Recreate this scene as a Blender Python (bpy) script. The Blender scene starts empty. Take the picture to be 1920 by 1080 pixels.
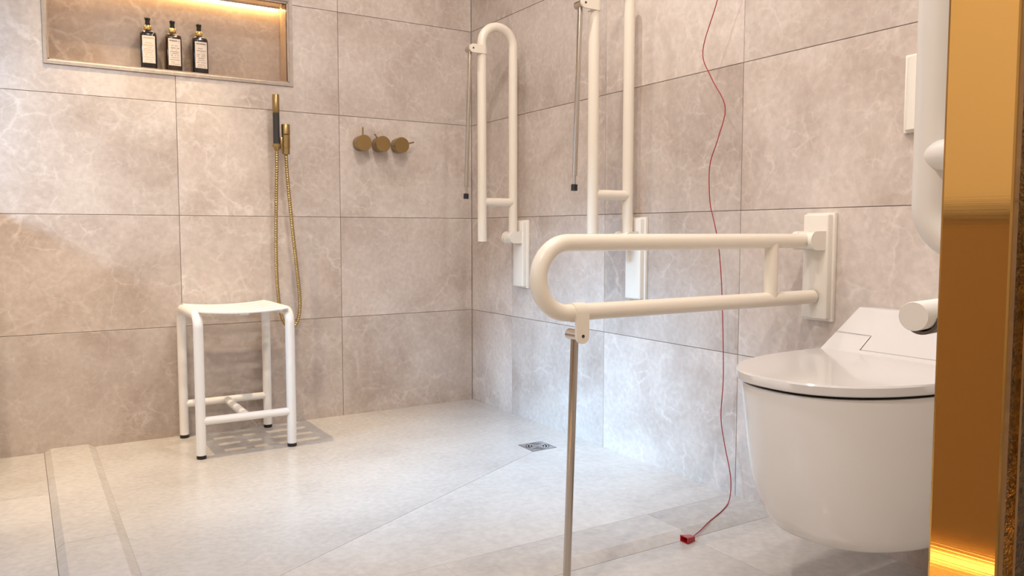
import bpy, bmesh, math, random
from mathutils import Vector, Matrix
R = math.radians
random.seed(7)
S = bpy.context.scene
COL = S.collection

# ------------------------------------------------------------------ camera
CAM = Vector((-1.691, -3.061, 0.741))
cd = bpy.data.cameras.new('camera'); cam = bpy.data.objects.new('camera', cd); COL.objects.link(cam)
cam.location = CAM
cam.rotation_euler = (R(90 - 4.031), 0, R(-31.8))
cd.sensor_width = 36; cd.lens = 36 * 1490 / 1920; cd.clip_start = 0.02
S.camera = cam
# ------------------------------------------------------------------ world and exposure
w = bpy.data.worlds.new('world'); S.world = w; w.use_nodes = True
bg = w.node_tree.nodes['Background']; bg.inputs[0].default_value = (0.75, 0.87, 1.0, 1); bg.inputs[1].default_value = 1.5
S.view_settings.view_transform = 'Standard'; S.view_settings.look = 'None'
S.view_settings.gamma = 1; S.view_settings.use_curve_mapping = False
S.view_settings.exposure = -0.90
# ------------------------------------------------------------------ lights of the room
CEIL = 2.42
WARM = (1.0, 0.90, 0.825)
def spot(loc, power, cone, blend=0.6, rad=0.03, color=WARM, aim=None):
    l = bpy.data.lights.new('downlight_lamp', 'SPOT'); l.energy = power; l.spot_size = R(cone); l.spot_blend = blend
    l.shadow_soft_size = rad; l.color = color
    o = bpy.data.objects.new('downlight_lamp', l); COL.objects.link(o); o.location = loc
    if aim is not None:
        o.rotation_euler = (Vector(aim) - Vector(loc)).to_track_quat('-Z', 'Y').to_euler()
    return o
DOWN = [(-0.85, -0.60, 30), (-0.72, -1.35, 72), (-1.30, -2.1, 62), (-0.80, -2.40, 60), (-2.6, -1.2, 15), (-2.35, -2.75, 140)]
WASH = [(-2.05, -1.15), (-1.48, -0.36)]
spot((-2.05, -1.15, CEIL - 0.012), 120, 42, 0.9, aim=(-1.80, 0, 0.15), color=(1.0, 0.78, 0.56))      # unseen washer added to warm the tiled wall's lower left
spot((-1.48, -0.36, CEIL - 0.012), 240, 50, 0.8, rad=0.008, color=(1.0, 0.75, 0.44), aim=(-1.2, -0.22, 0))     # above the stool
for x, y, p in DOWN:
    spot((x, y, CEIL - 0.012), p, 168, 0.5)
def area(loc, aim, sx, sy, power, color, spread=180):
    l = bpy.data.lights.new('window_daylight', 'AREA'); l.shape = 'RECTANGLE'; l.size = sx; l.size_y = sy
    l.energy = power; l.color = color; l.spread = R(spread)
    o = bpy.data.objects.new('window_daylight', l); COL.objects.link(o); o.location = loc
    o.rotation_euler = (Vector(aim) - Vector(loc)).to_track_quat('-Z', 'Y').to_euler()
    return o
WX = -3.3          # left wall plane
for wy, hdg, pw, dn, sp in ((-1.50, 10, 6.6, .52, 28), (-1.15, 6, 4.3, .54, 28), (-0.85, 38, 8.0, .38, 38), (-1.35, 2, 4.2, .95, 66)):      # daylight through the lights of the slot window
    c0 = Vector((WX + 0.02, wy, 1.70))
    area(c0, c0 + Vector((math.cos(R(hdg)), math.sin(R(hdg)), -dn)), 0.38, 0.26, pw, (0.36, 0.66, 1.0), sp)

# ------------------------------------------------------------------ materials
def newmat(name):
    m = bpy.data.materials.new(name); m.use_nodes = True
    nt = m.node_tree; b = nt.nodes['Principled BSDF']
    return m, nt, b
def plain(name, col, rough=0.4, metal=0.0, coat=0.0, emit=None, estr=0.0, noise=0.0, nscale=40.0, bump=0.0, stretch=None, spec=0.5):
    m, nt, b = newmat(name)
    b.inputs['Base Color'].default_value = (*col, 1); b.inputs['Roughness'].default_value = rough
    b.inputs['Metallic'].default_value = metal; b.inputs['Coat Weight'].default_value = coat
    b.inputs['Specular IOR Level'].default_value = spec
    if emit:
        b.inputs['Emission Color'].default_value = (*emit, 1); b.inputs['Emission Strength'].default_value = estr
    tc = nt.nodes.new('ShaderNodeTexCoord'); mp = nt.nodes.new('ShaderNodeMapping')
    nt.links.new(tc.outputs['Object'], mp.inputs['Vector'])
    if stretch: mp.inputs['Scale'].default_value = stretch
    n = nt.nodes.new('ShaderNodeTexNoise'); n.inputs['Scale'].default_value = nscale; n.inputs['Detail'].default_value = 4
    nt.links.new(mp.outputs[0], n.inputs['Vector'])
    mr = nt.nodes.new('ShaderNodeMapRange'); mr.inputs[3].default_value = max(0.02, rough - 0.04 - noise); mr.inputs[4].default_value = rough + 0.04 + noise
    nt.links.new(n.outputs[0], mr.inputs[0]); nt.links.new(mr.outputs[0], b.inputs['Roughness'])
    if bump:
        bp = nt.nodes.new('ShaderNodeBump'); bp.inputs['Strength'].default_value = bump; bp.inputs['Distance'].default_value = 0.002
        nt.links.new(n.outputs[0], bp.inputs['Height']); nt.links.new(bp.outputs[0], b.inputs['Normal'])
    return m
def stone(name, dark, mid, light, vein, rough, vamt=0.5, scale=1.0, coat=0.0, dist=0.35):
    """beige veined limestone: cloudy body, crazed pale veins, small dark pits; each tile samples another spot"""
    m, nt, b = newmat(name); N = nt.nodes.new; L = nt.links.new
    tc = N('ShaderNodeTexCoord'); oi = N('ShaderNodeObjectInfo')
    mul = N('ShaderNodeVectorMath'); mul.operation = 'MULTIPLY_ADD'
    sc = N('ShaderNodeVectorMath'); sc.operation = 'SCALE'; sc.inputs[0].default_value = (37.0, 53.0, 71.0)
    L(oi.outputs['Random'], sc.inputs['Scale'])
    mul.inputs[1].default_value = (scale, scale, scale)
    L(tc.outputs['Object'], mul.inputs[0]); L(sc.outputs[0], mul.inputs[2])
    V = mul.outputs[0]
    n1 = N('ShaderNodeTexNoise'); n1.inputs['Scale'].default_value = 3.2; n1.inputs['Detail'].default_value = 7; n1.inputs['Roughness'].default_value = 0.62; n1.inputs['Distortion'].default_value = dist
    L(V, n1.inputs['Vector'])
    cr = N('ShaderNodeValToRGB'); cr.color_ramp.elements[0].position = 0.3; cr.color_ramp.elements[0].color = (*dark, 1)
    cr.color_ramp.elements[1].position = 0.72; cr.color_ramp.elements[1].color = (*light, 1)
    e = cr.color_ramp.elements.new(0.5); e.color = (*mid, 1)
    L(n1.outputs[0], cr.inputs[0])
    # fine crazing
    last = cr.outputs[0]
    for vs, wd, amt in ((4.0, 0.030, vamt), (11.0, 0.06, vamt * 0.75), (26.0, 0.10, vamt * 0.55)) if vamt > 0 else ():
        vo = N('ShaderNodeTexVoronoi'); vo.feature = 'DISTANCE_TO_EDGE'; vo.inputs['Scale'].default_value = vs
        nd = N('ShaderNodeTexNoise'); nd.inputs['Scale'].default_value = vs * 1.3; nd.inputs['Detail'].default_value = 5
        L(V, nd.inputs['Vector'])
        md = N('ShaderNodeVectorMath'); md.operation = 'MULTIPLY_ADD'; md.inputs[1].default_value = (1.0 / vs,) * 3
        L(nd.outputs['Color'], md.inputs[0]); L(V, md.inputs[2])
        L(md.outputs[0], vo.inputs['Vector'])
        mr = N('ShaderNodeMapRange'); mr.inputs[1].default_value = 0.0; mr.inputs[2].default_value = wd; mr.inputs[3].default_value = 1.0; mr.inputs[4].default_value = 0.0
        L(vo.outputs['Distance'], mr.inputs[0])
        nm = N('ShaderNodeTexNoise'); nm.inputs['Scale'].default_value = vs * 0.9; nm.inputs['Detail'].default_value = 3; L(V, nm.inputs['Vector'])
        mm = N('ShaderNodeMapRange'); mm.inputs[1].default_value = 0.45; mm.inputs[2].default_value = 0.68; mm.inputs[4].default_value = amt
        L(nm.outputs[0], mm.inputs[0])
        mt = N('ShaderNodeMath'); mt.operation = 'MULTIPLY'; L(mr.outputs[0], mt.inputs[0]); L(mm.outputs[0], mt.inputs[1])
        mx = N('ShaderNodeMixRGB'); L(mt.outputs[0], mx.inputs[0]); L(last, mx.inputs[1]); mx.inputs[2].default_value = (*vein, 1)
        last = mx.outputs[0]
    # grain + pits
    ng = N('ShaderNodeTexNoise'); ng.inputs['Scale'].default_value = 60; ng.inputs['Detail'].default_value = 5; L(V, ng.inputs['Vector'])
    gr = N('ShaderNodeMapRange'); gr.inputs[1].default_value = 0.3; gr.inputs[2].default_value = 0.7; gr.inputs[3].default_value = 0.90; gr.inputs[4].default_value = 1.05
    L(ng.outputs[0], gr.inputs[0])
    # tile to tile tone
    tr = N('ShaderNodeMapRange'); tr.inputs[3].default_value = 0.88; tr.inputs[4].default_value = 1.05; L(oi.outputs['Random'], tr.inputs[0])
    m2 = N('ShaderNodeMath'); m2.operation = 'MULTIPLY'; L(gr.outputs[0], m2.inputs[0]); L(tr.outputs[0], m2.inputs[1])
    sc2 = N('ShaderNodeVectorMath'); sc2.operation = 'SCALE'; L(last, sc2.inputs[0]); L(m2.outputs[0], sc2.inputs['Scale'])
    L(sc2.outputs[0], b.inputs['Base Color'])
    rr = N('ShaderNodeMapRange'); rr.inputs[3].default_value = rough - 0.02; rr.inputs[4].default_value = rough + 0.03; L(n1.outputs[0], rr.inputs[0])
    L(rr.outputs[0], b.inputs['Roughness'])
    bp = N('ShaderNodeBump'); bp.inputs['Strength'].default_value = 0.03; bp.inputs['Distance'].default_value = 0.0006
    L(ng.outputs[0], bp.inputs['Height']); L(bp.outputs[0], b.inputs['Normal'])
    b.inputs['Coat Weight'].default_value = coat; b.inputs['Coat Roughness'].default_value = 0.15
    return m
M = {}
M['stone'] = stone('wall_stone', (0.475, 0.385, 0.33), (0.61, 0.525, 0.47), (0.715, 0.64, 0.585), (0.82, 0.75, 0.695), 0.34, 0.6)
M['floor'] = stone('floor_stone', (0.505, 0.475, 0.445), (0.565, 0.535, 0.505), (0.61, 0.58, 0.55), (0.63, 0.60, 0.57), 0.22, 0.0, dist=0.0)
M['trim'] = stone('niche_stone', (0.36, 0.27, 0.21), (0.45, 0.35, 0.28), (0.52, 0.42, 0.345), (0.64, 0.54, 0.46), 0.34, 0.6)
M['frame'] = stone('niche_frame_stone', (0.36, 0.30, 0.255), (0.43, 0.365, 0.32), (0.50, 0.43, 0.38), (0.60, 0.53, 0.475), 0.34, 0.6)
M['grout'] = plain('grout', (0.50, 0.43, 0.38), 0.9, bump=0.3, nscale=200)
M['ceiling'] = plain('ceiling_paint', (0.85, 0.83, 0.80), 0.9)
M['paint'] = plain('wall_paint', (0.72, 0.67, 0.61), 0.8)
M['white'] = plain('white_powder_coat', (0.83, 0.76, 0.65), 0.33, coat=0.25)
M['stoolwhite'] = plain('stool_white', (0.86, 0.84, 0.81), 0.38, coat=0.2)
M['plastic'] = plain('white_plastic', (0.84, 0.79, 0.71), 0.42)
M['ceramic'] = plain('ceramic', (0.87, 0.85, 0.83), 0.10, coat=0.5)
M['lid'] = plain('toilet_lid', (0.70, 0.68, 0.67), 0.12, coat=0.4)
M['steel'] = plain('stainless', (0.55, 0.50, 0.45), 0.22, 1.0, stretch=(1, 1, 0.02), nscale=300)
M['chrome'] = plain('chrome', (0.62, 0.63, 0.66), 0.12, 1.0)
M['black'] = plain('black_rubber', (0.012, 0.011, 0.010), 0.5)
M['blackmatt'] = plain('black_grip', (0.030, 0.028, 0.027), 0.45)
M['brass'] = plain('brushed_brass', (0.40, 0.28, 0.125), 0.33, 1.0, stretch=(1, 1, 0.05), nscale=200)
M['hose'] = plain('brass_hose', (0.47, 0.34, 0.15), 0.22, 1.0)
M['gold'] = plain('gold_collar', (0.85, 0.60, 0.25), 0.2, 1.0)
M['bottle'] = plain('dark_bottle', (0.012, 0.009, 0.010), 0.12, coat=0.4)
M['bottle_brown'] = plain('brown_bottle', (0.030, 0.013, 0.006), 0.12, coat=0.4)
M['label'] = plain('paper_label', (0.66, 0.57, 0.50), 0.7)
M['ink'] = plain('label_ink', (0.20, 0.15, 0.13), 0.8)
M['inkwarm'] = plain('label_ink_warm', (0.50, 0.30, 0.18), 0.8)
M['cord'] = plain('red_cord', (0.36, 0.020, 0.022), 0.5)
M['toggle'] = plain('red_toggle', (0.42, 0.012, 0.014), 0.25)
M['dark'] = plain('recess_shade', (0.01, 0.01, 0.012), 0.8)  # near-black: shade of gap and pit put into the colour
M['darkgrey'] = plain('dark_grey_sleeve', (0.16, 0.14, 0.12), 0.6)
M['led'] = plain('led_warm', (1, 0.8, 0.5), 0.5, emit=(1.0, 0.62, 0.24), estr=80)
M['toeled'] = plain('toe_led', (1, 0.8, 0.5), 0.5, emit=(1.0, 0.70, 0.32), estr=14)
M['lamp'] = plain('lamp_disc', (1, 0.9, 0.8), 0.5, emit=WARM, estr=12)
M['wood'] = plain('vanity_wood', (0.40, 0.28, 0.18), 0.45, bump=0.2, stretch=(1, 8, 1), nscale=12)
M['glass'] = plain('window_pane', (0.9, 0.95, 1.0), 0.05, emit=(0.75, 0.87, 1.0), estr=0.4)
# brushed brass door edge: horizontal brushing
def brass_edge():
    m, nt, b = newmat('brass_edge'); N = nt.nodes.new; L = nt.links.new
    b.inputs['Metallic'].default_value = 1.0; b.inputs['Base Color'].default_value = (0.78, 0.46, 0.145, 1)
    tc = N('ShaderNodeTexCoord'); mp = N('ShaderNodeMapping'); mp.inputs['Scale'].default_value = (2, 2, 420)
    n = N('ShaderNodeTexNoise'); n.inputs['Scale'].default_value = 1.5; n.inputs['Detail'].default_value = 3
    L(tc.outputs['Object'], mp.inputs[0]); L(mp.outputs[0], n.inputs['Vector'])
    mr = N('ShaderNodeMapRange'); mr.inputs[3].default_value = 0.05; mr.inputs[4].default_value = 0.075; L(n.outputs[0], mr.inputs[0]); L(mr.outputs[0], b.inputs['Roughness'])
    bp = N('ShaderNodeBump'); bp.inputs['Strength'].default_value = 0.03; bp.inputs['Distance'].default_value = 0.0004
    L(n.outputs[0], bp.inputs['Height']); L(bp.outputs[0], b.inputs['Normal'])
    return m
M['brass_edge'] = brass_edge()
def hammered():
    m, nt, b = newmat('hammered_gold'); N = nt.nodes.new; L = nt.links.new
    b.inputs['Metallic'].default_value = 0.9; b.inputs['Roughness'].default_value = 0.16
    tc = N('ShaderNodeTexCoord'); mp = N('ShaderNodeMapping'); mp.inputs['Scale'].default_value = (1.0, 1.0, 2.2)
    L(tc.outputs['Object'], mp.inputs[0])
    v = N('ShaderNodeTexNoise'); v.inputs['Scale'].default_value = 70; v.inputs['Detail'].default_value = 3; v.inputs['Distortion'].default_value = 1.5
    L(mp.outputs[0], v.inputs['Vector'])
    cr = N('ShaderNodeValToRGB'); cr.color_ramp.elements[0].color = (0.05, 0.028, 0.006, 1); cr.color_ramp.elements[1].color = (0.34, 0.22, 0.06, 1)
    cr.color_ramp.elements[0].position = 0.35; cr.color_ramp.elements[1].position = 0.7
    L(v.outputs[0], cr.inputs[0]); L(cr.outputs[0], b.inputs['Base Color'])
    bp = N('ShaderNodeBump'); bp.inputs['Strength'].default_value = 0.9; bp.inputs['Distance'].default_value = 0.006
    L(v.outputs[0], bp.inputs['Height']); L(bp.outputs[0], b.inputs['Normal'])
    return m
M['hammered'] = hammered()

# ------------------------------------------------------------------ mesh helpers
def finish(bm, name, mat, parent=None, smooth=True, loc=None, angle=35):
    bmesh.ops.recalc_face_normals(bm, faces=bm.faces)
    me = bpy.data.meshes.new(name); bm.to_mesh(me); bm.free()
    if mat is not None: me.materials.append(M[mat] if isinstance(mat, str) else mat)
    if smooth:
        me.polygons.foreach_set('use_smooth', [True] * len(me.polygons))
        me.set_sharp_from_angle(angle=R(angle))
    o = bpy.data.objects.new(name, me); COL.objects.link(o)
    if loc is not None: o.location = loc
    if parent is not None: o.parent = parent
    return o
def box(bm, x0, x1, y0, y1, z0, z1, bev=0.0, seg=2):
    x0, x1 = min(x0, x1), max(x0, x1); y0, y1 = min(y0, y1), max(y0, y1); z0, z1 = min(z0, z1), max(z0, z1)
    v = [bm.verts.new((x, y, z)) for z in (z0, z1) for y in (y0, y1) for x in (x0, x1)]
    fs = [bm.faces.new([v[i] for i in q]) for q in ((0, 2, 3, 1), (4, 5, 7, 6), (0, 1, 5, 4), (2, 6, 7, 3), (0, 4, 6, 2), (1, 3, 7, 5))]
    if bev > 0:
        es = list({e for f in fs for e in f.edges})
        bmesh.ops.bevel(bm, geom=es, offset=bev, segments=seg, profile=0.5, affect='EDGES')
def tube(bm, pts, rad, n=16, caps=True, round_end=0.0):
    """swept round tube; rad is a number or one per point"""
    pts = [Vector(p) for p in pts]; k = len(pts)
    rads = rad if isinstance(rad, (list, tuple)) else [rad] * k
    T = []
    for i in range(k):
        a = pts[max(0, i - 1)]; b = pts[min(k - 1, i + 1)]; d = (b - a)
        T.append(d.normalized())
    up = Vector((0, 0, 1)) if abs(T[0].z) < 0.9 else Vector((1, 0, 0))
    nrm = (up - T[0] * up.dot(T[0])).normalized(); rings = []
    for i in range(k):
        nrm = (nrm - T[i] * nrm.dot(T[i])).normalized(); bi = T[i].cross(nrm)
        rings.append([bm.verts.new(pts[i] + (nrm * math.cos(2 * math.pi * j / n) + bi * math.sin(2 * math.pi * j / n)) * rads[i]) for j in range(n)])
    for i in range(k - 1):
        for j in range(n):
            bm.faces.new([rings[i][j], rings[i][(j + 1) % n], rings[i + 1][(j + 1) % n], rings[i + 1][j]])
    if caps:
        bm.faces.new(rings[0][::-1]); bm.faces.new(rings[-1])
def rounded(pts, r, n=8):
    """polyline with its inner corners rounded"""
    pts = [Vector(p) for p in pts]; out = [pts[0]]
    for i in range(1, len(pts) - 1):
        p = pts[i]; a = (pts[i - 1] - p); b = (pts[i + 1] - p); ang = a.angle(b)
        if abs(math.pi - ang) < 1e-3: out.append(p); continue
        a.normalize(); b.normalize(); t = r / math.tan(ang / 2)
        c = p + (a + b).normalized() * (r / math.sin(ang / 2))
        s = p + a * t - c; e = p + b * t - c; tot = s.angle(e); ax = s.cross(e).normalized()
        for k in range(n + 1): out.append(c + Matrix.Rotation(tot * k / n, 3, ax) @ s)
    out.append(pts[-1]); return out
def spline(pts, per=10):
    pts = [Vector(p) for p in pts]; out = []
    for i in range(len(pts) - 1):
        p0 = pts[max(0, i - 1)]; p1 = pts[i]; p2 = pts[i + 1]; p3 = pts[min(len(pts) - 1, i + 2)]
        for k in range(per):
            t = k / per
            out.append(0.5 * ((2 * p1) + (p2 - p0) * t + (2 * p0 - 5 * p1 + 4 * p2 - p3) * t * t + (3 * p1 - p0 - 3 * p2 + p3) * t ** 3))
    out.append(pts[-1]); return out
def lathe(bm, prof, n=32, axis='z', center=(0, 0, 0)):
    c = Vector(center); rings = []
    def place(r, h, a):
        x, y = r * math.cos(a), r * math.sin(a)
        if axis == 'z': return c + Vector((x, y, h))
        if axis == 'y': return c + Vector((x, h, y))
        return c + Vector((h, x, y))
    for r, h in prof:
        if r < 1e-6: rings.append([bm.verts.new(place(0, h, 0))])
        else: rings.append([bm.verts.new(place(r, h, 2 * math.pi * j / n)) for j in range(n)])
    for a, b in zip(rings[:-1], rings[1:]):
        for j in range(n):
            q = [a[j % len(a)], a[(j + 1) % len(a)], b[(j + 1) % len(b)], b[j % len(b)]]
            u = []
            for v in q:
                if v not in u: u.append(v)
            if len(u) > 2: bm.faces.new(u)
    if len(rings[0]) > 1: bm.faces.new(rings[0][::-1])
    if len(rings[-1]) > 1: bm.faces.new(rings[-1])
def prism(bm, poly, to3d, d0, d1, ch=0.0):
    """rectilinear polygon poly[(u,v)] (counter-clockwise) extruded from depth d0 (back) to d1 (front), front edge chamfered"""
    n = len(poly)
    def inset(c):
        o = []
        for i in range(n):
            p = Vector(poly[i]); a = (p - Vector(poly[i - 1])).normalized(); b = (Vector(poly[(i + 1) % n]) - p).normalized()
            na = Vector((-a.y, a.x)); nb = Vector((-b.y, b.x)); m = na + nb
            o.append(p + m * (c / max(0.2, m.dot(na))))
        return o
    s = 1 if d1 > d0 else -1
    lev = [(poly, d0), (poly, d1 - s * ch), (inset(ch), d1)] if ch > 0 else [(poly, d0), (poly, d1)]
    rings = [[bm.verts.new(to3d(p[0], p[1], d)) for p in pl] for pl, d in lev]
    for a, b in zip(rings[:-1], rings[1:]):
        for i in range(n): bm.faces.new([a[i], a[(i + 1) % n], b[(i + 1) % n], b[i]])
    bm.faces.new(rings[-1]); bm.faces.new(rings[0][::-1])
def thing(name, label, cat, loc=(0, 0, 0), group=None):
    o = bpy.data.objects.new(name, None); COL.objects.link(o); o.location = loc; o.empty_display_size = 0.05
    o['label'] = label; o['category'] = cat
    if group: o['group'] = group
    return o
def structure(o, label=None):
    o['kind'] = 'structure'
    if label: o['label'] = label; 
    return o
def rel(root):
    b = Vector(root.location)
    return lambda x, y, z: Vector((x, y, z)) - b

# ------------------------------------------------------------------ walls
GAP = 0.0008
NX0, NX1, NZ0, NZ1, ND = -1.600, -0.777, 1.294, 1.622, 0.092      # niche, outer edge of its frame
ZJ = [-0.02, 0.4, 0.8, 1.2, 1.6, 2.0, CEIL]
def wall_plane(o): return o
bm = bmesh.new()
for a in ((WX - .1, NX0 + .012, 0, CEIL), (NX1 - .012, .12, 0, CEIL), (NX0 + .012, NX1 - .012, 0, NZ0 + .012), (NX0 + .012, NX1 - .012, NZ1 - .012, CEIL)):
    box(bm, a[0], a[1], 0.006, 0.14, a[2], a[3])
wall_back = structure(finish(bm, 'wall_back', 'grout', smooth=False), 'beige stone tiled shower wall with a lit niche'); wall_back['category'] = 'wall'
def cut_rect(u0, u1, v0, v1):
    """tile rectangle minus the niche -> list of polygons"""
    a0, a1, b0, b1 = max(u0, NX0), min(u1, NX1), max(v0, NZ0), min(v1, NZ1)
    if a0 >= a1 or b0 >= b1: return [[(u0, v0), (u1, v0), (u1, v1), (u0, v1)]]
    lf, rt, bt, tp = a0 > u0 + .01, a1 < u1 - .01, b0 > v0 + .01, b1 < v1 - .01
    if bt and not tp:
        if rt and not lf: return [[(u0, v0), (u1, v0), (u1, v1), (a1, v1), (a1, b0), (u0, b0)]]
        if lf and not rt: return [[(u0, v0), (u1, v0), (u1, b0), (a0, b0), (a0, v1), (u0, v1)]]
        if lf and rt: return [[(u0, v0), (u1, v0), (u1, v1), (a1, v1), (a1, b0), (a0, b0), (a0, v1), (u0, v1)]]
        return [[(u0, v0), (u1, v0), (u1, b0), (u0, b0)]]
    if tp and not bt:
        if rt and not lf: return [[(u0, b1), (a1, b1), (a1, v0), (u1, v0), (u1, v1), (u0, v1)]]
        if lf and not rt: return [[(u0, v0), (a0, v0), (a0, b1), (u1, b1), (u1, v1), (u0, v1)]]
        return [[(u0, b1), (u1, b1), (u1, v1), (u0, v1)]]
    return []
def tiles(parent, us, vs, frame, cut=False, mat='stone', ch=0.0008, name='tile', t=0.012):
    """one object per tile; alike tiles share their mesh. frame(u,v,d) -> world"""
    cache = {}
    for u0, u1 in zip(us[:-1], us[1:]):
        for v0, v1 in zip(vs[:-1], vs[1:]):
            A, B, Cc, D = u0 + GAP, u1 - GAP, v0 + GAP, v1 - GAP
            polys = cut_rect(A, B, Cc, D) if cut else [[(A, Cc), (B, Cc), (B, D), (A, D)]]
            for pl in polys:
                cu, cv = (u0 + u1) / 2, (v0 + v1) / 2
                loc_pl = [(p[0] - cu, p[1] - cv) for p in pl]
                key = tuple((round(a, 4), round(b, 4)) for a, b in loc_pl)
                o0 = frame(cu, cv, 0)
                if key in cache:
                    o = bpy.data.objects.new(name, cache[key]); COL.objects.link(o)
                else:
                    bmt = bmesh.new()
                    prism(bmt, loc_pl, lambda u, v, d: frame(cu + u, cv + v, d) - o0, -t, 0.0, ch)
                    o = finish(bmt, name, mat, smooth=False); cache[key] = o.data
                o.location = o0; o.parent = parent
# back wall: u = x, v = z, d towards room (-y)
tiles(wall_back, [WX, -3.0, -2.4, -1.8, -1.197, -0.597, -0.001], ZJ, lambda u, v, d: Vector((u, -d, v)), cut=True)
bm = bmesh.new(); box(bm, 0.006, 0.14, -4.3, 0.14, 0, CEIL)
wall_right = structure(finish(bm, 'wall_right', 'grout', smooth=False), 'pinkish stone tiled wall carrying the fold-up rails and the toilet'); wall_right['category'] = 'wall'
tiles(wall_right, [-4.2, -3.927, -3.327, -2.727, -2.127, -1.527, -0.93, -0.333, -0.001], ZJ, lambda u, v, d: Vector((-d, u, v)))
# niche lining, a frame of four mitred pieces, back panel
nz0, nz1, nx0, nx1 = NZ0 + .018, NZ1 - .020, NX0 + .017, NX1 - .020
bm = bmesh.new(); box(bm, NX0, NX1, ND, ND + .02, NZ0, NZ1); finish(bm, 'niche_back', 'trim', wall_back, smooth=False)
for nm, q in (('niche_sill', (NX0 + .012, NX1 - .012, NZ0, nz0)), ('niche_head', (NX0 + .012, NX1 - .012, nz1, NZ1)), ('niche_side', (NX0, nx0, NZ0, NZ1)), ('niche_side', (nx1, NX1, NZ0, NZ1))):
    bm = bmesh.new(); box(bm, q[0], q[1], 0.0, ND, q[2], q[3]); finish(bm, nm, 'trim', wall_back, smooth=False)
trim = structure(bpy.data.objects.new('trim_1', None), 'mitred stone frame around the shower niche'); trim['category'] = 'trim'; COL.objects.link(trim)
yf = -0.005
def frame_piece(a, b, c, d):
    bmf = bmesh.new(); pr = [a, b, c, d]
    # outer edge a,b ; inner edge c,d ; raised outside, sloping in
    vo = [bmf.verts.new((p[0], yf, p[1])) for p in (a, b)]; vi = [bmf.verts.new((p[0], 0.004, p[1])) for p in (c, d)]
    bo = [bmf.verts.new((p[0], 0.012, p[1])) for p in (a, b)]; bi = [bmf.verts.new((p[0], 0.012, p[1])) for p in (c, d)]
    m = [bmf.verts.new((a[0] * .45 + d[0] * .55, yf, a[1] * .45 + d[1] * .55)), bmf.verts.new((b[0] * .45 + c[0] * .55, yf, b[1] * .45 + c[1] * .55))]
    bmf.faces.new([vo[0], vo[1], m[1], m[0]]); bmf.faces.new([m[0], m[1], vi[0], vi[1]])
    bmf.faces.new([bo[0], bo[1], vo[1], vo[0]]); bmf.faces.new([vi[1], vi[0], bi[0], bi[1]]); bmf.faces.new([bi[0], bi[1], bo[0], bo[1]][::-1])
    bmf.faces.new([vo[0], m[0], vi[1], bi[1], bo[0]]); bmf.faces.new([vo[1], bo[1], bi[0], vi[0], m[1]])
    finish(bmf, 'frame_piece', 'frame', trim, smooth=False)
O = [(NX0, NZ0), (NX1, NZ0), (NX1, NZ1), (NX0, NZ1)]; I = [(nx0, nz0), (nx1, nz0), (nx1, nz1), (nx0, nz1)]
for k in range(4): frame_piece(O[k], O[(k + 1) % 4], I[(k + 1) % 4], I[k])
# ceiling, the two walls behind the camera
bm = bmesh.new(); box(bm, WX - .1, .12, -4.3, .14, CEIL, CEIL + .1); structure(finish(bm, 'ceiling', 'ceiling', smooth=False))
bm = bmesh.new(); box(bm, WX - .1, .12, -4.3, -4.2, -.05, CEIL); structure(finish(bm, 'wall_front', 'paint', smooth=False))
WY0, WY1, WZ0, WZ1 = -1.75, -0.6, 1.5, 1.9
bm = bmesh.new()
for q in ((-4.2, WY0, 0, CEIL), (WY1, 0, 0, CEIL), (WY0, WY1, 0, WZ0), (WY0, WY1, WZ1, CEIL)): box(bm, WX - .1, WX, q[0], q[1], q[2], q[3])
structure(finish(bm, 'wall_left', 'paint', smooth=False))
win = structure(bpy.data.objects.new('window_1', None)); COL.objects.link(win)
bm = bmesh.new(); box(bm, WX - .07, WX - .06, WY0, WY1, WZ0, WZ1); finish(bm, 'pane', 'glass', win, smooth=False)
bm = bmesh.new()
for q in ((WY0, WY0 + .04, WZ0, WZ1), (WY1 - .04, WY1, WZ0, WZ1), (WY0, WY1, WZ0, WZ0 + .04), (WY0, WY1, WZ1 - .04, WZ1)): box(bm, WX - .09, WX - .01, q[0], q[1], q[2], q[3])
finish(bm, 'window_frame', 'paint', win, smooth=False)
# low nib wall at the left end of the shower, just outside the picture
bm = bmesh.new(); box(bm, -2.0, -1.862, -0.49, -0.001, 0, 0.85)
nib = structure(finish(bm, 'wall_nib', 'grout', smooth=False))
bm = bmesh.new(); box(bm, -2.01, -1.85, -0.50, -0.001, 0.85, 0.872, .002); finish(bm, 'coping', 'stone', nib, smooth=False)
tiles(nib, [-0.49, -0.001], [0, .4, .85], lambda u, v, d: Vector((-1.85 + d, u, v)))

# ------------------------------------------------------------------ floor
FZ = -0.012                                          # floor in front of the shower
bm = bmesh.new(); box(bm, WX - .1, .12, -4.3, .14, -0.12, -0.024); floor = structure(finish(bm, 'floor', 'grout', smooth=False), 'pale stone floor with a sloped shower tray'); floor['category'] = 'floor'
KX0, KX1, KX2 = -1.643, -1.513, -1.492              # left strip and its slope
FY0, FY1, FY2 = -1.512, -1.632, -1.668              # front strip and its slope
def slab(name, poly, z0=-0.02, z1=0.0, mat='floor', ch=0.0008):
    c = Vector((sum(p[0] for p in poly) / len(poly), sum(p[1] for p in poly) / len(poly), 0))
    bmf = bmesh.new(); prism(bmf, [(p[0] - c.x, p[1] - c.y) for p in poly], lambda u, v, d: Vector((u, v, d)), z0, z1, ch)
    o = finish(bmf, name, mat, floor, smooth=False, loc=c); return o
g = 0.0008
DX, DY = -0.187, -0.803; dh = 0.050
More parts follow.
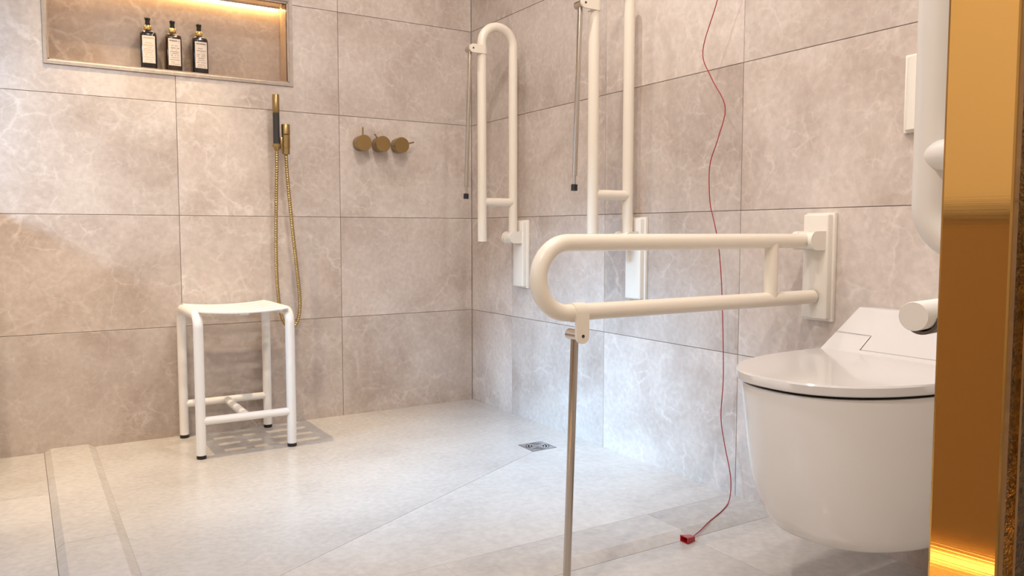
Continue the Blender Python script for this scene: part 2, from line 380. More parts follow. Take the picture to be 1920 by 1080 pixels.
# tray: front panel and main panel meet along the fold running from the drain to the front left corner
slab('tray_panel', [(KX2 + .0012, FY0 + g), (0, FY0 + g), (0, DY - dh), (DX - dh, DY - dh)])
slab('tray_panel', [(KX2 + .0002, FY0 + g * 2.2), (DX - dh, DY - dh + g * 1.6), (DX - dh, DY + dh), (DX + dh, DY + dh), (DX + dh, DY - dh), (0, DY - dh), (0, 0), (KX2 + .0002, 0)])
# left strip: flat top 6 mm proud, slope falling into the tray
def strip(name, prof, along, a0, a1, mat='floor'):
    bms = bmesh.new()
    ringA = [bms.verts.new((p[0], a0, p[1]) if along == 'y' else (a0, p[0], p[1])) for p in prof]
    ringB = [bms.verts.new((p[0], a1, p[1]) if along == 'y' else (a1, p[0], p[1])) for p in prof]
    n = len(prof)
    for i in range(n): bms.faces.new([ringA[i], ringA[(i + 1) % n], ringB[(i + 1) % n], ringB[i]])
    bms.faces.new(ringA[::-1]); bms.faces.new(ringB)
    return finish(bms, name, mat, floor, smooth=False)
KZ = 0.012
for a, b in ((0, -0.96), (-0.96, -1.632)):
    strip('kerb_tile', [(KX0 + g, -0.02), (KX0, .0), (KX0 + .018, KZ), (KX1, KZ), (KX2, -.001), (KX2, -0.02)], 'y', a - g, b + g)
for a, b in ((KX1, -0.911), (-0.911, -0.311), (-0.311, 0)):
    strip('kerb_tile', [(FY0 - g, -0.02), (FY0 - g, 0.0), (FY1, 0.0), (FY2, FZ), (FY2, -0.03)], 'x', a + g * .3, b - g * .3)
# outer floor tiles
ys = [-4.2, -3.6, -2.95, -2.3, FY2]; xs = [WX, -2.711, -2.111, -1.511, -0.911, -0.311, 0]
for x0, x1 in zip(xs[:-1], xs[1:]):
    for y0, y1 in zip(ys[:-1], ys[1:]):
        slab('floor_tile', [(x0 + g, y0 + g), (x1 - g, y0 + g), (x1 - g, y1 - g), (x0 + g, y1 - g)], -.03, FZ)
ys = [FY2, -1.42, -0.955, -0.5, 0]; xs = [WX, -2.843, -2.243, KX0]
for x0, x1 in zip(xs[:-1], xs[1:]):
    for y0, y1 in zip(ys[:-1], ys[1:]):
        slab('floor_tile', [(x0 + g, y0 + g), (x1 - g, y0 + g), (x1 - g, y1 - g), (x0 + g, y1 - g)], -.03, 0)

# ------------------------------------------------------------------ floor drain
t = thing('floor_drain', 'small square steel drain with ring grate set in the shower floor', 'drain', (DX, DY, 0)); r_ = rel(t)
bm = bmesh.new()
outer = [(-dh + .001, -dh + .001), (dh - .001, -dh + .001), (dh - .001, dh - .001), (-dh + .001, dh - .001)]
n = 40; ring = [(0.041 * math.cos(2 * math.pi * k / n + math.pi * 1.25), 0.041 * math.sin(2 * math.pi * k / n + math.pi * 1.25)) for k in range(n)]
vo = [bm.verts.new((*p, 0.0005)) for p in outer]; vi = [bm.verts.new((*p, 0.0005)) for p in ring]; vd = [bm.verts.new((*p, -0.006)) for p in ring]
for k in range(n):
    s = (k * 4) // n; e = ((k + 1) * 4 // n) % 4
    if s == e or False: bm.faces.new([vi[k], vo[s], vi[(k + 1) % n]])
    else: bm.faces.new([vi[k], vo[s], vo[e], vi[(k + 1) % n]])
    bm.faces.new([vi[k], vi[(k + 1) % n], vd[(k + 1) % n], vd[k]])
finish(bm, 'cover_plate', 'chrome', t, smooth=False)
bm = bmesh.new(); lathe(bm, [(0.042, -.008), (0.042, -.006), (0, -.006)], 40); finish(bm, 'drain_pit', 'dark', t)
for rr in (0.036, 0.026, 0.016):
    bm = bmesh.new(); lathe(bm, [(rr - .0028, -.006), (rr - .0028, .0005), (rr + .0028, .0005), (rr + .0028, -.006)], 40); finish(bm, 'grate_ring', 'chrome', t)
for a in (0, 90):
    bm = bmesh.new(); box(bm, -.040, .040, -.006, .006, -.004, .0006); o = finish(bm, 'grate_bar', 'chrome', t, smooth=False); o.rotation_euler = (0, 0, R(a + 20))
bm = bmesh.new(); lathe(bm, [(.009, -.004), (.009, .0012), (0, .0014)], 24); finish(bm, 'grate_hub', 'chrome', t)

# ------------------------------------------------------------------ shower stool
t = thing('shower_stool', 'white tubular shower stool with slatted seat against the tiled wall', 'stool', (-1.058, -0.19, 0))
sx, sy0, sy1, tr = 0.149, -0.160, 0.155, 0.0158
for s in (-1, 1):
    for y in (sy0, sy1):
        bm = bmesh.new(); tube(bm, [(s * sx, y, .012), (s * sx, y, .43)], tr, 20); lg = finish(bm, 'leg', 'stoolwhite', t)
        bm = bmesh.new(); lathe(bm, [(.0145, 0), (.0155, .002), (.0155, .013)], 20); o = finish(bm, 'rubber_foot', 'black', lg, loc=(s * sx, y, 0))
    bm = bmesh.new(); tube(bm, rounded([(s * sx, sy0, .429), (s * sx, sy0, .470), (s * sx, sy1, .470), (s * sx, sy1, .429)], .038, 8), tr, 20); finish(bm, 'seat_rail', 'stoolwhite', t)
sw, ns = 0.046, 5; pitch = (sy1 - sy0 - .004 - sw + .02) / (ns - 1)
for k in range(ns):
    yc = sy0 - .008 + sw / 2 - .004 + k * pitch
    bm = bmesh.new(); nn = 14; rows = []
    for i in range(nn + 1):
        u = -1 + 2 * i / nn; x = u * (sx - .004); z = .4855 - .009 * (1 - u * u)
        rows.append([bm.verts.new((x, yc + dy, z + dz)) for dy, dz in ((-sw / 2, -.005), (-sw / 2, -.001), (-sw / 2 + .003, .001), (sw / 2 - .003, .001), (sw / 2, -.001), (sw / 2, -.005))])
    for a, b in zip(rows[:-1], rows[1:]):
        for j in range(6): bm.faces.new([a[j], a[(j + 1) % 6], b[(j + 1) % 6], b[j]])
    bm.faces.new(rows[0]); bm.faces.new(rows[-1][::-1]); finish(bm, 'seat_slat', 'stoolwhite', t)
bm = bmesh.new(); box(bm, -.016, .016, sy0 + .012, sy1 - .012, .463, .473, .002); finish(bm, 'seat_beam', 'stoolwhite', t)
for y in (sy0, sy1):
    bm = bmesh.new(); tube(bm, [(-sx, y, .123), (sx, y, .123)], .0135, 18); finish(bm, 'stretcher', 'stoolwhite', t)
bm = bmesh.new(); tube(bm, [(0, sy0, .123), (0, sy1, .123)], .0135, 18); finish(bm, 'stretcher', 'stoolwhite', t)

# ------------------------------------------------------------------ fold-up support rails
RL, RS, RR, PZ, PX = 0.793, 0.138, 0.0172, 0.720, -0.052
def fold_rail(y, raised, label):
    t = thing('fold_up_rail', label, 'grab rail', (0, y, 0.655), 'fold-up support rails')
    z0 = 0.655
    if raised: P = lambda a, b, dy=0: Vector((PX - b, dy, PZ + a - z0))
    else: P = lambda a, b, dy=0: Vector((PX - a, dy, PZ - b - z0))
    bm = bmesh.new(); box(bm, -.030, -.0005, -.036, .036, .528 - z0, .784 - z0, .004, 3); plate = finish(bm, 'wall_plate', 'plastic', t)
    bm = bmesh.new(); box(bm, -.012, -.0004, -.041, .041, .522 - z0, .788 - z0, .002, 2); finish(bm, 'plate_flange', 'plastic', plate)
    # hinge: two cheeks with rounded noses and the knuckle between
    for s in (-1, 1):
        pts = [(-.026, PZ - z0 + .021), (-.026, PZ - z0 - .021)] + [(PX - .010 - .021 * math.sin(R(k)), PZ - z0 - .021 * math.cos(R(k))) for k in range(0, 181, 15)]
        bm = bmesh.new(); prism(bm, pts, lambda u, v, d: Vector((u, d, v)), s * .019, s * .031, .002); finish(bm, 'hinge_cheek', 'plastic', t)
    bm = bmesh.new(); tube(bm, [(PX - .006, -.019, PZ - z0), (PX - .006, .019, PZ - z0)], .0205, 24); finish(bm, 'hinge_knuckle', 'plastic', t)
    path = [P(0.012, 0), P(RL, 0), P(RL, RS), P(-0.016, RS)]
    rail = None
    bm = bmesh.new(); tube(bm, rounded(path, RS / 2 - .0005, 16), RR, 24); rail = finish(bm, 'rail_tube', 'white', t)
    bm = bmesh.new(); e0 = P(-0.016, RS); e1 = P(-0.0175, RS); tube(bm, [e0, e1], RR * .82, 24); finish(bm, 'end_plug', 'black', rail)
    bm = bmesh.new(); tube(bm, [P(.135, 0), P(.135, RS)], RR * .94, 20); finish(bm, 'cross_bar', 'white', t)
    # leg bracket: sleeve round the tube and a cheek carrying the pin
    A = .70
    bm = bmesh.new(); tube(bm, [P(A - .016, RS), P(A + .016, RS)], RR + .0022, 24); br = finish(bm, 'leg_bracket', 'white', t)
    pb = RS + .046
    pts2 = [(A + .0155 * math.cos(R(k)), pb + .0155 * math.sin(R(k))) for k in range(0, 181, 15)] + [(A - .0155, RS), (A + .0155, RS)]
    def ck(u, v, d): return P(u, v, d)
    bm = bmesh.new(); prism(bm, pts2, ck, -.0195, -.0135, .0); finish(bm, 'bracket_cheek', 'white', br, smooth=False)
    bm = bmesh.new(); tube(bm, [P(A, pb, -.0192), P(A, pb, -.0205)], .0032, 12); finish(bm, 'pin', 'blackmatt', br)
    bm = bmesh.new(); tube(bm, [P(A, pb, -.0135), P(A, pb, .026)], .0115, 20); finish(bm, 'leg_knuckle', 'steel', t)
    top = P(A, pb, .008); lean = Vector((-.034, 0, -1)).normalized()
    ln = PZ - pb - FZ - .020 if not raised else .52
    if not raised: end_drop = (PZ - pb) - 0.0
    # foot on the floor for the lowered rail
    L = ((PZ - pb) + .0 if not raised else .555)
    L = L / abs(lean.z)
    if not raised: L = (PZ - pb - FZ) / abs(lean.z)
    bm = bmesh.new(); tube(bm, [top, top + lean * (L - .045)], .0080, 18); leg = finish(bm, 'support_leg', 'steel', t)
    bm = bmesh.new(); tube(bm, [top + lean * (L - .046), top + lean * (L - .016)], .0050, 14); finish(bm, 'leg_extension', 'steel', leg)
    bm = bmesh.new(); tube(bm, [top + lean * (L - .020), top + lean * (L - .0185), top + lean * (L - .0005)], [.0085, .0098, .0098], 18); finish(bm, 'rubber_foot', 'black', leg)
    return t
fold_rail(-0.425, True, 'folded-up white support rail nearest the shower corner')
fold_rail(-1.110, True, 'folded-up white support rail second from the corner, beside the red cord')
fold_rail(-1.793, False, 'lowered white support rail beside the toilet, standing on a steel leg')

# ------------------------------------------------------------------ wall-hung toilet
TY, TW, LW = -2.125, 0.188, 0.194
t = thing('toilet', 'wall-hung off-white toilet with closed lid, partly hidden by the brass door edge', 'toilet', (0, TY, 0))
def outline(w, p, x0, n=40, ex=2.0):
    """plan of the pan: straight sides from the wall to x0, rounded nose reaching p"""
    pts = [(-0.001, -w)]
    for k in range(n + 1):
        a = -math.pi / 2 + math.pi * k / n
        c, s = math.cos(a), math.sin(a)
        pts.append((-(x0 + (p - x0) * abs(c) ** (2 / ex)), w * math.copysign(abs(s) ** (2 / ex), s)))
    pts.append((-0.001, w)); return pts
def loft(bm, secs, cap=True):
    rings = [[bm.verts.new((x, y, z)) for x, y in pl] for pl, z in secs]
    n = len(rings[0])
    for a, b in zip(rings[:-1], rings[1:]):
        for i in range(n): bm.faces.new([a[i], a[(i + 1) % n], b[(i + 1) % n], b[i]])
    if cap: bm.faces.new(rings[0][::-1]); bm.faces.new(rings[-1])
bm = bmesh.new(); secs = []
for z, w_, p in ((.157, .030, .16), (.1575, .09, .32), (.160, .122, .415), (.166, .142, .455), (.178, .156, .485), (.20, .165, .505), (.23, .172, .522), (.28, .179, .540), (.34, .184, .553), (.40, .187, .563), (.445, .189, .570), (.456, .1895, .571), (.460, .188, .569)):
    secs.append((outline(w_, p, min(.24, p * .5), 40, 2.35), z))
loft(bm, secs); finish(bm, 'bowl', 'ceramic', t, angle=50)
bm = bmesh.new(); loft(bm, [(outline(.183, .562, .24, 40, 2.35), .456), (outline(.183, .562, .24, 40, 2.35), .468)]); finish(bm, 'seat_gap_shade', 'dark', t)  # black slab stands in for the shade between bowl and lid
bm = bmesh.new()
secs = [(outline(LW - .002, .578, .25, 48, 2.4), .4665), (outline(LW, .580, .25, 48, 2.4), .4685), (outline(LW, .580, .25, 48, 2.4), .482), (outline(LW - .0025, .5775, .25, 48, 2.4), .485)]
secs = [([(min(x, -.185), y) if x > -.19 else (x, y) for x, y in pl], z) for pl, z in secs]
loft(bm, secs); finish(bm, 'lid', 'lid', t, angle=40)
# sloping rear housing: lower piece and hinge tab part of the lid divided by a stepped joint
SL = (.567 - .474) / .150
def slope(x): return .474 + SL * (x + .210)
def rear(name, poly, mat, parent, zlow=.467):
    bmr = bmesh.new()
    tp = [bmr.verts.new((x, y, slope(x))) for x, y in poly]; bt = [bmr.verts.new((x, y, zlow)) for x, y in poly]; n = len(poly)
    for i in range(n): bmr.faces.new([tp[i], tp[(i + 1) % n], bt[(i + 1) % n], bt[i]])
    bmr.faces.new(tp); bmr.faces.new(bt[::-1])
    es = [e for e in bmr.edges if e.verts[0] in tp and e.verts[1] in tp]
    bmesh.ops.bevel(bmr, geom=es, offset=.0016, segments=2, affect='EDGES')
    return finish(bmr, name, mat, parent, smooth=True, angle=30)
gp = .0022; ty = .097
front_poly = [(-.212, -TW), (-.212, TW), (-.137 - gp, TW), (-.137 - gp, ty + gp), (-.182 - gp, ty + gp), (-.182 - gp, -ty - gp), (-.137 - gp, -ty - gp), (-.137 - gp, -TW)]
back_poly = [(-.137, -TW), (-.137, -ty), (-.182, -ty), (-.182, ty), (-.137, ty), (-.137, TW), (-.056, TW), (-.056, -TW)]
rear('lid_hinge_panel', front_poly[::-1], 'lid', t)
rear('rear_cover', back_poly, 'lid', t)
bm = bmesh.new(); box(bm, -.058, -.001, -TW, TW, .461, slope(-.056), .003); box(bm, -.19, -.001, -TW + .004, TW - .004, .45, .480); finish(bm, 'rear_housing', 'lid', t)

# ------------------------------------------------------------------ control plate on the wall above the toilet
t = thing('wall_control', 'white control plate with curved front on the wall above the toilet', 'control panel', (0, -2.055, 1.046))
bm = bmesh.new(); box(bm, -.010, -.0005, -.055, .055, -.086, .084, .002); finish(bm, 'back_plate', 'plastic', t)
bm = bmesh.new(); pr = [(-.009 - .014 * math.cos(R(a)), .050 * math.sin(R(a))) for a in range(-90, 91, 10)]
rA = [bm.verts.new((x, y, -.080)) for x, y in pr]; rB = [bm.verts.new((x, y, .078)) for x, y in pr]
for i in range(len(pr) - 1): bm.faces.new([rA[i], rA[i + 1], rB[i + 1], rB[i]])
bm.faces.new(rA); bm.faces.new(rB[::-1]); finish(bm, 'curved_cover', 'plastic', t)
for z in (.048, -.048):
    bm = bmesh.new(); tube(bm, [(-.012, -.038, z), (-.020, -.038, z)], .003, 12); finish(bm, 'screw', 'darkgrey', t)

# ------------------------------------------------------------------ red emergency cord
t = thing('emergency_cord', 'thin red emergency pull cord hanging beside the toilet with a red toggle on the floor', 'pull cord', (-.07, -1.5, CEIL))
r_ = rel(t)
cp = [(-.05, -1.45, CEIL - .001), (-.05, -1.475, 1.9), (-.05, -1.52, 1.52), (-.05, -1.475, 1.371), (-.05, -1.424, 1.245), (-.05, -1.458, 1.165), (-.05, -1.510, 1.08), (-.05, -1.488, 1.0), (-.05, -1.458, .926), (-.05, -1.460, .83), (-.05, -1.474, .78), (-.05, -1.493, .715), (-.05, -1.506, .63), (-.05, -1.516, .499), (-.05, -1.522, .34), (-.05, -1.516, .231), (-.05, -1.530, .16), (-.050, -1.551, .089), (-.050, -1.557, .053), (-.052, -1.558, .022), (-.063, -1.563, .005), (-.088, -1.578, .0018), (-.137, -1.604, .0018), (-.215, -1.638, .0016), (-.268, -1.660, -.004), (-.314, -1.678, -.006)]
bm = bmesh.new(); tube(bm, [r_(*p) for p in spline(cp, 8)], .00135, 8); finish(bm, 'cord', 'cord', t)
bm = bmesh.new(); lathe(bm, [(.030, 0), (.030, -.010), (.024, -.022), (.004, -.026), (.004, -.034)], 28); finish(bm, 'ceiling_rose', 'plastic', t, loc=r_(-.05, -1.45, CEIL))
bm = bmesh.new()
A = Vector((-.330, -1.682, FZ)); W, Ln, Hh, th = .026, .030, .016, .002
def tg(x, y, z): return r_(A.x + x, A.y + y, A.z + z)
# hollow wedge-shaped toggle, open end facing -x
o_ = [(-Ln / 2, -W / 2, .0006), (-Ln / 2, W / 2, .0006), (-Ln / 2, W / 2, Hh), (-Ln / 2, -W / 2, Hh)]
b_ = [(Ln / 2, -W / 2 + .006, .0006), (Ln / 2, W / 2 - .006, .0006), (Ln / 2, W / 2 - .006, Hh - .004), (Ln / 2, -W / 2 + .006, Hh - .004)]
i_ = [(-Ln / 2, -W / 2 + th, th), (-Ln / 2, W / 2 - th, th), (-Ln / 2, W / 2 - th, Hh - th), (-Ln / 2, -W / 2 + th, Hh - th)]
k_ = [(Ln / 3, -W / 2 + .008, .003), (Ln / 3, W / 2 - .008, .003), (Ln / 3, W / 2 - .008, Hh - .007), (Ln / 3, -W / 2 + .008, Hh - .007)]
VV = [[bm.verts.new(tg(*p)) for p in q] for q in (o_, b_, i_, k_)]
for k in range(4):
    j = (k + 1) % 4
    bm.faces.new([VV[0][k], VV[0][j], VV[1][j], VV[1][k]]); bm.faces.new([VV[0][k], VV[0][j], VV[2][j], VV[2][k]]); bm.faces.new([VV[2][k], VV[2][j], VV[3][j], VV[3][k]])
bm.faces.new(VV[1]); bm.faces.new(VV[3]); finish(bm, 'toggle', 'toggle', t, smooth=False)

# ------------------------------------------------------------------ shower fittings
t = thing('hand_shower', 'slim brass stick hand shower with black grip and looping brass hose', 'shower head', (-.861, -.060, 1.066)); r_ = rel(t)
HX, HY = -.861, -.060
bm = bmesh.new(); lathe(bm, [(.0112, 0), (.0120, .001), (.0120, .117), (.0112, .118)], 24); hd = finish(bm, 'grip', 'blackmatt', t)
bm = bmesh.new(); lathe(bm, [(.0122, .116), (.0128, .118), (.0128, .1815), (.0118, .183), (0, .183)], 24); finish(bm, 'spray_head', 'brass', t)
bm = bmesh.new(); lathe(bm, [(.0080, -.022), (.0105, -.014), (.0128, -.010), (.0128, .001)], 24); finish(bm, 'ferrule', 'brass', t)
hp = [(HX, HY, 1.05), (HX - .001, -.055, .95), (HX - .004, -.046, .80), (HX - .005, -.040, .65), (HX - .001, -.036, .53), (HX + .008, -.036, .44), (HX + .022, -.038, .395), (HX + .046, -.040, .375), (HX + .070, -.040, .395), (HX + .082, -.040, .45), (HX + .080, -.040, .52), (HX + .071, -.041, .62), (HX + .058, -.044, .75), (HX + .044, -.050, .90), (HX + .036, -.057, 1.0), (-.826, -.058, 1.0315)]
pth = spline(hp, 40); tot = 0; fine = [pth[0]]
# ribbed hose: even spacing, alternating radius
step = 0.0022; acc = 0
for a, b in zip(pth[:-1], pth[1:]):
    d = (b - a).length; s = step - acc
    while s < d:
        fine.append(a + (b - a) * (s / d)); s += step
    acc = (acc + d) % step
bm = bmesh.new(); tube(bm, [r_(*p) for p in fine], [.0072 if (i // 2) % 2 else .0058 for i in range(len(fine))], 12); finish(bm, 'hose', 'hose', t)
t = thing('shower_bracket', 'brass wall bracket with cradle holding the hand shower', 'bracket', (-.826, -.058, 1.09))
bm = bmesh.new(); lathe(bm, [(.0125, -.058), (.0140, -.056), (.0140, -.036), (.0155, -.035), (.0155, .012), (.0145, .013)], 28); finish(bm, 'barrel', 'brass', t)
bm = bmesh.new(); lathe(bm, [(.0150, .015), (.0160, .0155), (.0160, .050), (.0150, .052), (0, .052)], 28); finish(bm, 'cap', 'brass', t)
bm = bmesh.new(); tube(bm, [(0, .0, -.012), (0, .0575, -.012)], .011, 20); finish(bm, 'wall_arm', 'brass', t)
bm = bmesh.new(); tube(bm, [(0, .0535, -.012), (0, .0575, -.012)], .020, 28); finish(bm, 'wall_rose', 'brass', t)
bm = bmesh.new(); box(bm, -.0215, -.004, -.006, .008, -.040, .004, .002); finish(bm, 'cradle_arm', 'brass', t)
bm = bmesh.new(); lathe(bm, [(.0131, -.034), (.0131, -.0225), (.0160, -.0225), (.0160, -.034), (.0131, -.034)], 28, 'z', (-.035, -.002, 0)); bmesh.ops.delete(bm, geom=[f for f in bm.faces if len(f.verts) > 4], context='FACES_ONLY')
finish(bm, 'cradle', 'brass', t)                       # open ring round the handset's ferrule
KN = [(-.512, 'first brass mixer knob, lever pin pointing up', 90), (-.432, 'middle brass mixer knob, lever pin pointing up left', 128), (-.350, 'last brass mixer knob, lever pin pointing right toward the corner', 15)]
KL = ['brass wall mixer knob nearest the hand shower, pin pointing up', 'middle of three brass wall mixer knobs, short pin pointing up left', 'brass wall mixer knob nearest the corner, pin pointing right']
for (x, _, ang), lab in zip(KN, KL):
    t = thing('mixer_knob', lab, 'tap', (x, 0, 1.094), 'brass mixer knobs on the tiled wall')
    bm = bmesh.new(); lathe(bm, [(.0300, -.0005), (.0300, -.010), (.0292, -.011)], 40, 'y'); finish(bm, 'wall_rose', 'brass', t)
    bm = bmesh.new(); lathe(bm, [(.0240, -.010), (.0240, -.012), (.0305, -.0135), (.0312, -.0145), (.0312, -.051), (.0300, -.0525), (0, -.0525)], 40, 'y'); finish(bm, 'knob', 'brass', t)
    d = Vector((math.cos(R(ang)), 0, math.sin(R(ang)))); ln = .062 if ang != 128 else .050
    bm = bmesh.new(); tube(bm, [d * .028 + Vector((0, -.034, 0)), d * ln + Vector((0, -.034, 0))], .0030, 12); finish(bm, 'lever_pin', 'brass', t)

# ------------------------------------------------------------------ bottles in the niche
def bottle(x, y, rz, mat, lab, seed, ink):
    t = thing('pump_bottle', lab, 'bottle', (x, y, nz0 + .0003), 'pump bottles in the niche'); t.rotation_euler = (0, 0, R(rz))
    def sq(w, z, n=32, ex=4.5):
        o = []
        for k in range(n):
            a = 2 * math.pi * (k + .5) / n; c, s = math.cos(a), math.sin(a)
            o.append((w * math.copysign(abs(c) ** (2 / ex), c), w * math.copysign(abs(s) ** (2 / ex), s)))
        return o, z
    bm = bmesh.new(); loft(bm, [sq(.0235, 0), sq(.0265, .002), sq(.0272, .005), sq(.0272, .119), sq(.0262, .126), sq(.0225, .1315), sq(.016, .134, ex=3), sq(.0105, .135, ex=2), sq(.0105, .139, ex=2)])
    body = finish(bm, 'body', mat, t, angle=60)
    bm = bmesh.new(); lathe(bm, [(.0115, .138), (.0122, .139), (.0122, .153), (.0115, .154)], 24); finish(bm, 'collar', 'gold', t)
    bm = bmesh.new(); lathe(bm, [(.0075, .153), (.0082, .156), (.0075, .170), (.0085, .173), (.0095, .177), (.0095, .1795), (.006, .181), (0, .181)], 20)
    tube(bm, [(0, 0, .176), (-.004, -.012, .1765), (-.008, -.026, .175), (-.009, -.029, .172)], [.0045, .0042, .0032, .0026], 12); finish(bm, 'pump', 'black', t)
    # label: thin sheet on the front face, bent over the rounded flanks
    def face_y(u):
        q = abs(u) / .0272; return -.0272 * (1 - q ** 4.5) ** (1 / 4.5)
    zs0, zs1, hw = .020, .114, .0205
    bm = bmesh.new(); us = [-hw + 2 * hw * k / 10 for k in range(11)]
    f = [[bm.verts.new((u, face_y(u) - dd, z)) for u in us] for dd in (.0004, -.0004) for z in (zs0, zs1)]
    for i in range(10):
        bm.faces.new([f[0][i], f[0][i + 1], f[1][i + 1], f[1][i]]); bm.faces.new([f[2][i + 1], f[2][i], f[3][i], f[3][i + 1]])
        bm.faces.new([f[1][i], f[1][i + 1], f[3][i + 1], f[3][i]]); bm.faces.new([f[0][i + 1], f[0][i], f[2][i], f[2][i + 1]])
    lb = finish(bm, 'label', 'label', t)
    # printed lines: heading and small illegible text rows
    rnd = random.Random(seed); bm = bmesh.new()
    def row(z, h, half, dens):
        u = -half
        while u < half - .001:
            wv = rnd.uniform(.0012, .0042)
            if rnd.random() < dens:
                e = min(u + wv, half); n = 3
                for k in range(n):
                    a, b = u + (e - u) * k / n, u + (e - u) * (k + 1) / n
                    q = [bm.verts.new((a, face_y(a) - .0006, z)), bm.verts.new((b, face_y(b) - .0006, z)), bm.verts.new((b, face_y(b) - .0006, z + h)), bm.verts.new((a, face_y(a) - .0006, z + h))]
                    bm.faces.new(q)
            u += wv + .0008
    row(.104, .0046, .0165, .97)
    for z, h, half, dn in ((.088, .0024, .011, .8), (.080, .0026, .0165, .95), (.074, .0018, .010, .8), (.067, .0022, .015, .85), (.061, .0022, .0155, .85), (.054, .0026, .013, .7), (.047, .0018, .012, .8), (.039, .002, .016, .9), (.031, .0018, .012, .8), (.0245, .0016, .015, .8)): row(z, h, half, dn)
    finish(bm, 'print', ink, lb, smooth=False)
bottle(-1.276, .046, -4, 'bottle', 'black pump bottle with cream label, leftmost of the three in the niche', 1, 'inkwarm')
bottle(-1.195, .046, 3, 'bottle_brown', 'dark brown pump bottle with cream label, middle of the three in the niche', 2, 'ink')
bottle(-1.105, .046, 2, 'bottle', 'black pump bottle with cream label, rightmost of the three in the niche', 3, 'ink')
# niche light
t = thing('led_strip', 'warm glowing light strip along the top of the niche', 'light', ((nx0 + nx1) / 2, ND - .012, nz1))
hw = (nx1 - nx0) / 2 - .004
bm = bmesh.new(); box(bm, -hw, hw, -.006, .006, -.0040, -.0012); finish(bm, 'diffuser', 'led', t, smooth=False)
bm = bmesh.new(); box(bm, -hw, hw, -.008, .008, -.0012, 0); box(bm, -hw, hw, -.008, -.0062, -.005, -.0012); finish(bm, 'profile', 'plastic', t, smooth=False)

# ------------------------------------------------------------------ open door with brass edge
hd_ = R(8.85); U = Vector((math.cos(hd_), math.sin(hd_), 0)); Vd = Vector((-math.sin(hd_), math.cos(hd_), 0))   # U along the leaf, Vd towards the far face
def ray_pt(px, r):
    a = R(58.2) - math.atan((px - 960) / 1490); return Vector((CAM.x + r * math.cos(a), CAM.y + r * math.sin(a), 0))
EF = ray_pt(1760, .765)                                  # far vertical edge of the door edge
DT = 0.0545; DL = 0.90; DH = 2.10
door = structure(bpy.data.objects.new('door_1', None), 'open door with brushed brass edge and textured gold face'); door['category'] = 'door'
COL.objects.link(door); door.location = EF + Vector((0, 0, 0)); door.rotation_euler = (0, 0, hd_)
# local: x along the leaf, y towards the far face (0 = far face, -DT = near face)
zb = FZ + .006
bm = bmesh.new(); box(bm, .0016, DL, -DT + .004, -.002, zb, DH); finish(bm, 'leaf_core', 'wood', door, smooth=False)
bm = bmesh.new()
prof = [(.030, 0.0), (.0022, 0.0), (.0006, -.0006), (0, -.0022), (0, -DT + .0022), (.0006, -DT + .0006), (.0022, -DT), (.012, -DT), (.012, -DT + .004), (.03, -DT + .004)]
rA = [bm.verts.new((x, y, zb)) for x, y in prof]; rB = [bm.verts.new((x, y, DH)) for x, y in prof]
for i in range(len(prof)):
    j = (i + 1) % len(prof); bm.faces.new([rA[i], rA[j], rB[j], rB[i]])
bm.faces.new(rA[::-1]); bm.faces.new(rB); finish(bm, 'brass_edge_strip', 'brass_edge', door, smooth=False)
bm = bmesh.new(); box(bm, .0125, DL, -DT + .0005, -DT + .004, zb, DH); finish(bm, 'textured_panel', 'hammered', door, smooth=False)
for k, x in enumerate((.030, .30, .60)):
    bm = bmesh.new(); box(bm, x, x + .006, -DT - .002, -DT + .003, zb, DH); finish(bm, 'panel_bead', 'brass_edge', door, smooth=False)
bm = bmesh.new(); box(bm, .030, DL, -.002, 0.0, zb, DH); finish(bm, 'inner_facing', 'paint', door, smooth=False)
# vertical pull rail on the far face: bottom return bend, stub to the leaf, flat-ended horizontal rail below
Minv = Matrix.Rotation(-hd_, 3, 'Z')
def dl(p): return Minv @ (Vector(p) - EF)
HV = dl(ray_pt(1742, .880)); hz0 = .741 - .0315
bm = bmesh.new()
path = rounded([(HV.x, HV.y, 1.62), (HV.x, HV.y, hz0 + .017), (HV.x, 0.0005, hz0 + .017)], .042, 10)
path = rounded([(HV.x, .0005, 1.66), (HV.x, HV.y, 1.66), (HV.x, HV.y, hz0 + .017), (HV.x, 0.0005, hz0 + .017)], .042, 10)
tube(bm, path, .0172, 28); pull = finish(bm, 'pull_rail', 'stoolwhite', door)
bm = bmesh.new(); tube(bm, [(HV.x, HV.y, .814), (HV.x - .034, .0005, .814)], .0150, 28); finish(bm, 'rail_stub', 'stoolwhite', pull)
HP = dl(ray_pt(1716, .905)); hz = .741 - (594 - 435) / 1490 * .905 * math.cos(R(26.9))
bm = bmesh.new(); tube(bm, [(HP.x + .0008, HP.y, hz), (HP.x, HP.y, hz)][::-1] + [(HP.x + .60, HP.y, hz)], [.0146, .0150, .0150], 32); bar = finish(bm, 'horizontal_rail', 'stoolwhite', door)
bm = bmesh.new()
for k in range(0, 13):
    pass
ang = [R(180 + 180 * k / 14) for k in range(15)]
rA = []; rB = []
for a in ang:
    rA.append((bm.verts.new((HP.x + .020, HP.y + .0185 * math.cos(a), hz - .002 + .0185 * math.sin(a))), bm.verts.new((HP.x + .070, HP.y + .0185 * math.cos(a), hz - .002 + .0185 * math.sin(a)))))
    rB.append((bm.verts.new((HP.x + .020, HP.y + .0152 * math.cos(a), hz - .002 + .0152 * math.sin(a))), bm.verts.new((HP.x + .070, HP.y + .0152 * math.cos(a), hz - .002 + .0152 * math.sin(a)))))
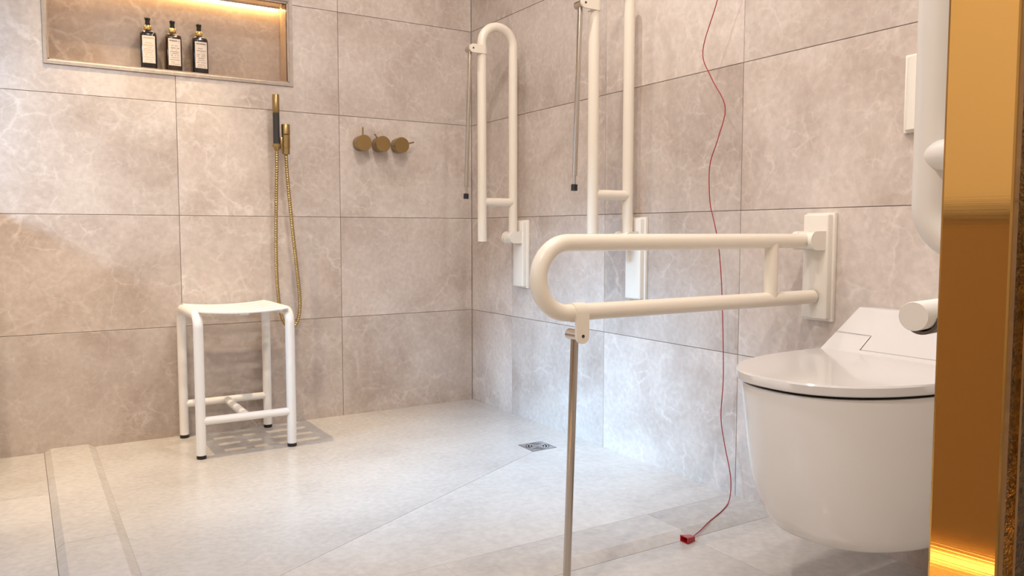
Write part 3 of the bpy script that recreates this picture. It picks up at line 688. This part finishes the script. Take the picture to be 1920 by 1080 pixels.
for i in range(14):
    bm.faces.new([rA[i][0], rA[i + 1][0], rA[i + 1][1], rA[i][1]]); bm.faces.new([rB[i + 1][0], rB[i][0], rB[i][1], rB[i + 1][1]])
    bm.faces.new([rA[i][0], rB[i][0], rB[i + 1][0], rA[i + 1][0]]); bm.faces.new([rA[i][1], rA[i + 1][1], rB[i + 1][1], rB[i][1]])
for i in (0, 14): bm.faces.new([rA[i][0], rA[i][1], rB[i][1], rB[i][0]])
finish(bm, 'dark_half_sleeve', 'darkgrey', bar)  # dark grey half-sleeve round the lower half of the rail
for dx in (.06, .54):
    bm = bmesh.new(); tube(bm, [(HP.x + dx, HP.y, hz), (HP.x + dx, .0005, hz)], .012, 20); finish(bm, 'rail_post', 'white', bar)

# ------------------------------------------------------------------ ceiling downlights and vanity (behind the picture)
for x, y in [q[:2] for q in DOWN] + WASH:  # WASH includes a fitting for the added wall washer
    t = thing('downlight', 'round recessed warm ceiling downlight above the bathroom', 'light', (x, y, CEIL), 'ceiling downlights')
    bm = bmesh.new(); lathe(bm, [(.034, -.0005), (.034, -.004), (.044, -.003), (.045, -.0005)], 32); finish(bm, 'ring', 'plastic', t)
    bm = bmesh.new(); lathe(bm, [(0, -.0008), (.033, -.0008), (.033, -.0004)], 32); finish(bm, 'lens', 'lamp', t)
t = thing('vanity_unit', 'brown wood vanity unit with stone top and light strip along its plinth', 'vanity', (-2.75, -2.5, FZ))
bm = bmesh.new(); box(bm, -.54, .560, -.9, .8, .09, .785, .003); finish(bm, 'cabinet', 'wood', t, smooth=False)
bm = bmesh.new(); box(bm, -.54, .585, -.92, .82, .785, .817, .003); finish(bm, 'worktop', 'floor', t, smooth=False)
bm = bmesh.new(); box(bm, -.54, .53, -.88, .78, 0, .09); finish(bm, 'plinth', 'wood', t, smooth=False)
bm = bmesh.new(); box(bm, .531, .550, -.87, .77, .0255, .0325); finish(bm, 'plinth_light', 'toeled', t, smooth=False)
for k in range(3):
    bm = bmesh.new(); box(bm, .561, .577, -.895 + k * .565, -.335 + k * .565, .10, .775, .002); d_ = finish(bm, 'door', 'wood', t, smooth=False)
    bm = bmesh.new(); tube(bm, [(.590, -.37 + k * .565, .5), (.590, -.37 + k * .565, .68)], .006, 12)
    for zz in (.52, .66): tube(bm, [(.578, -.37 + k * .565, zz), (.590, -.37 + k * .565, zz)], .004, 8)
    finish(bm, 'handle', 'brass', d_)
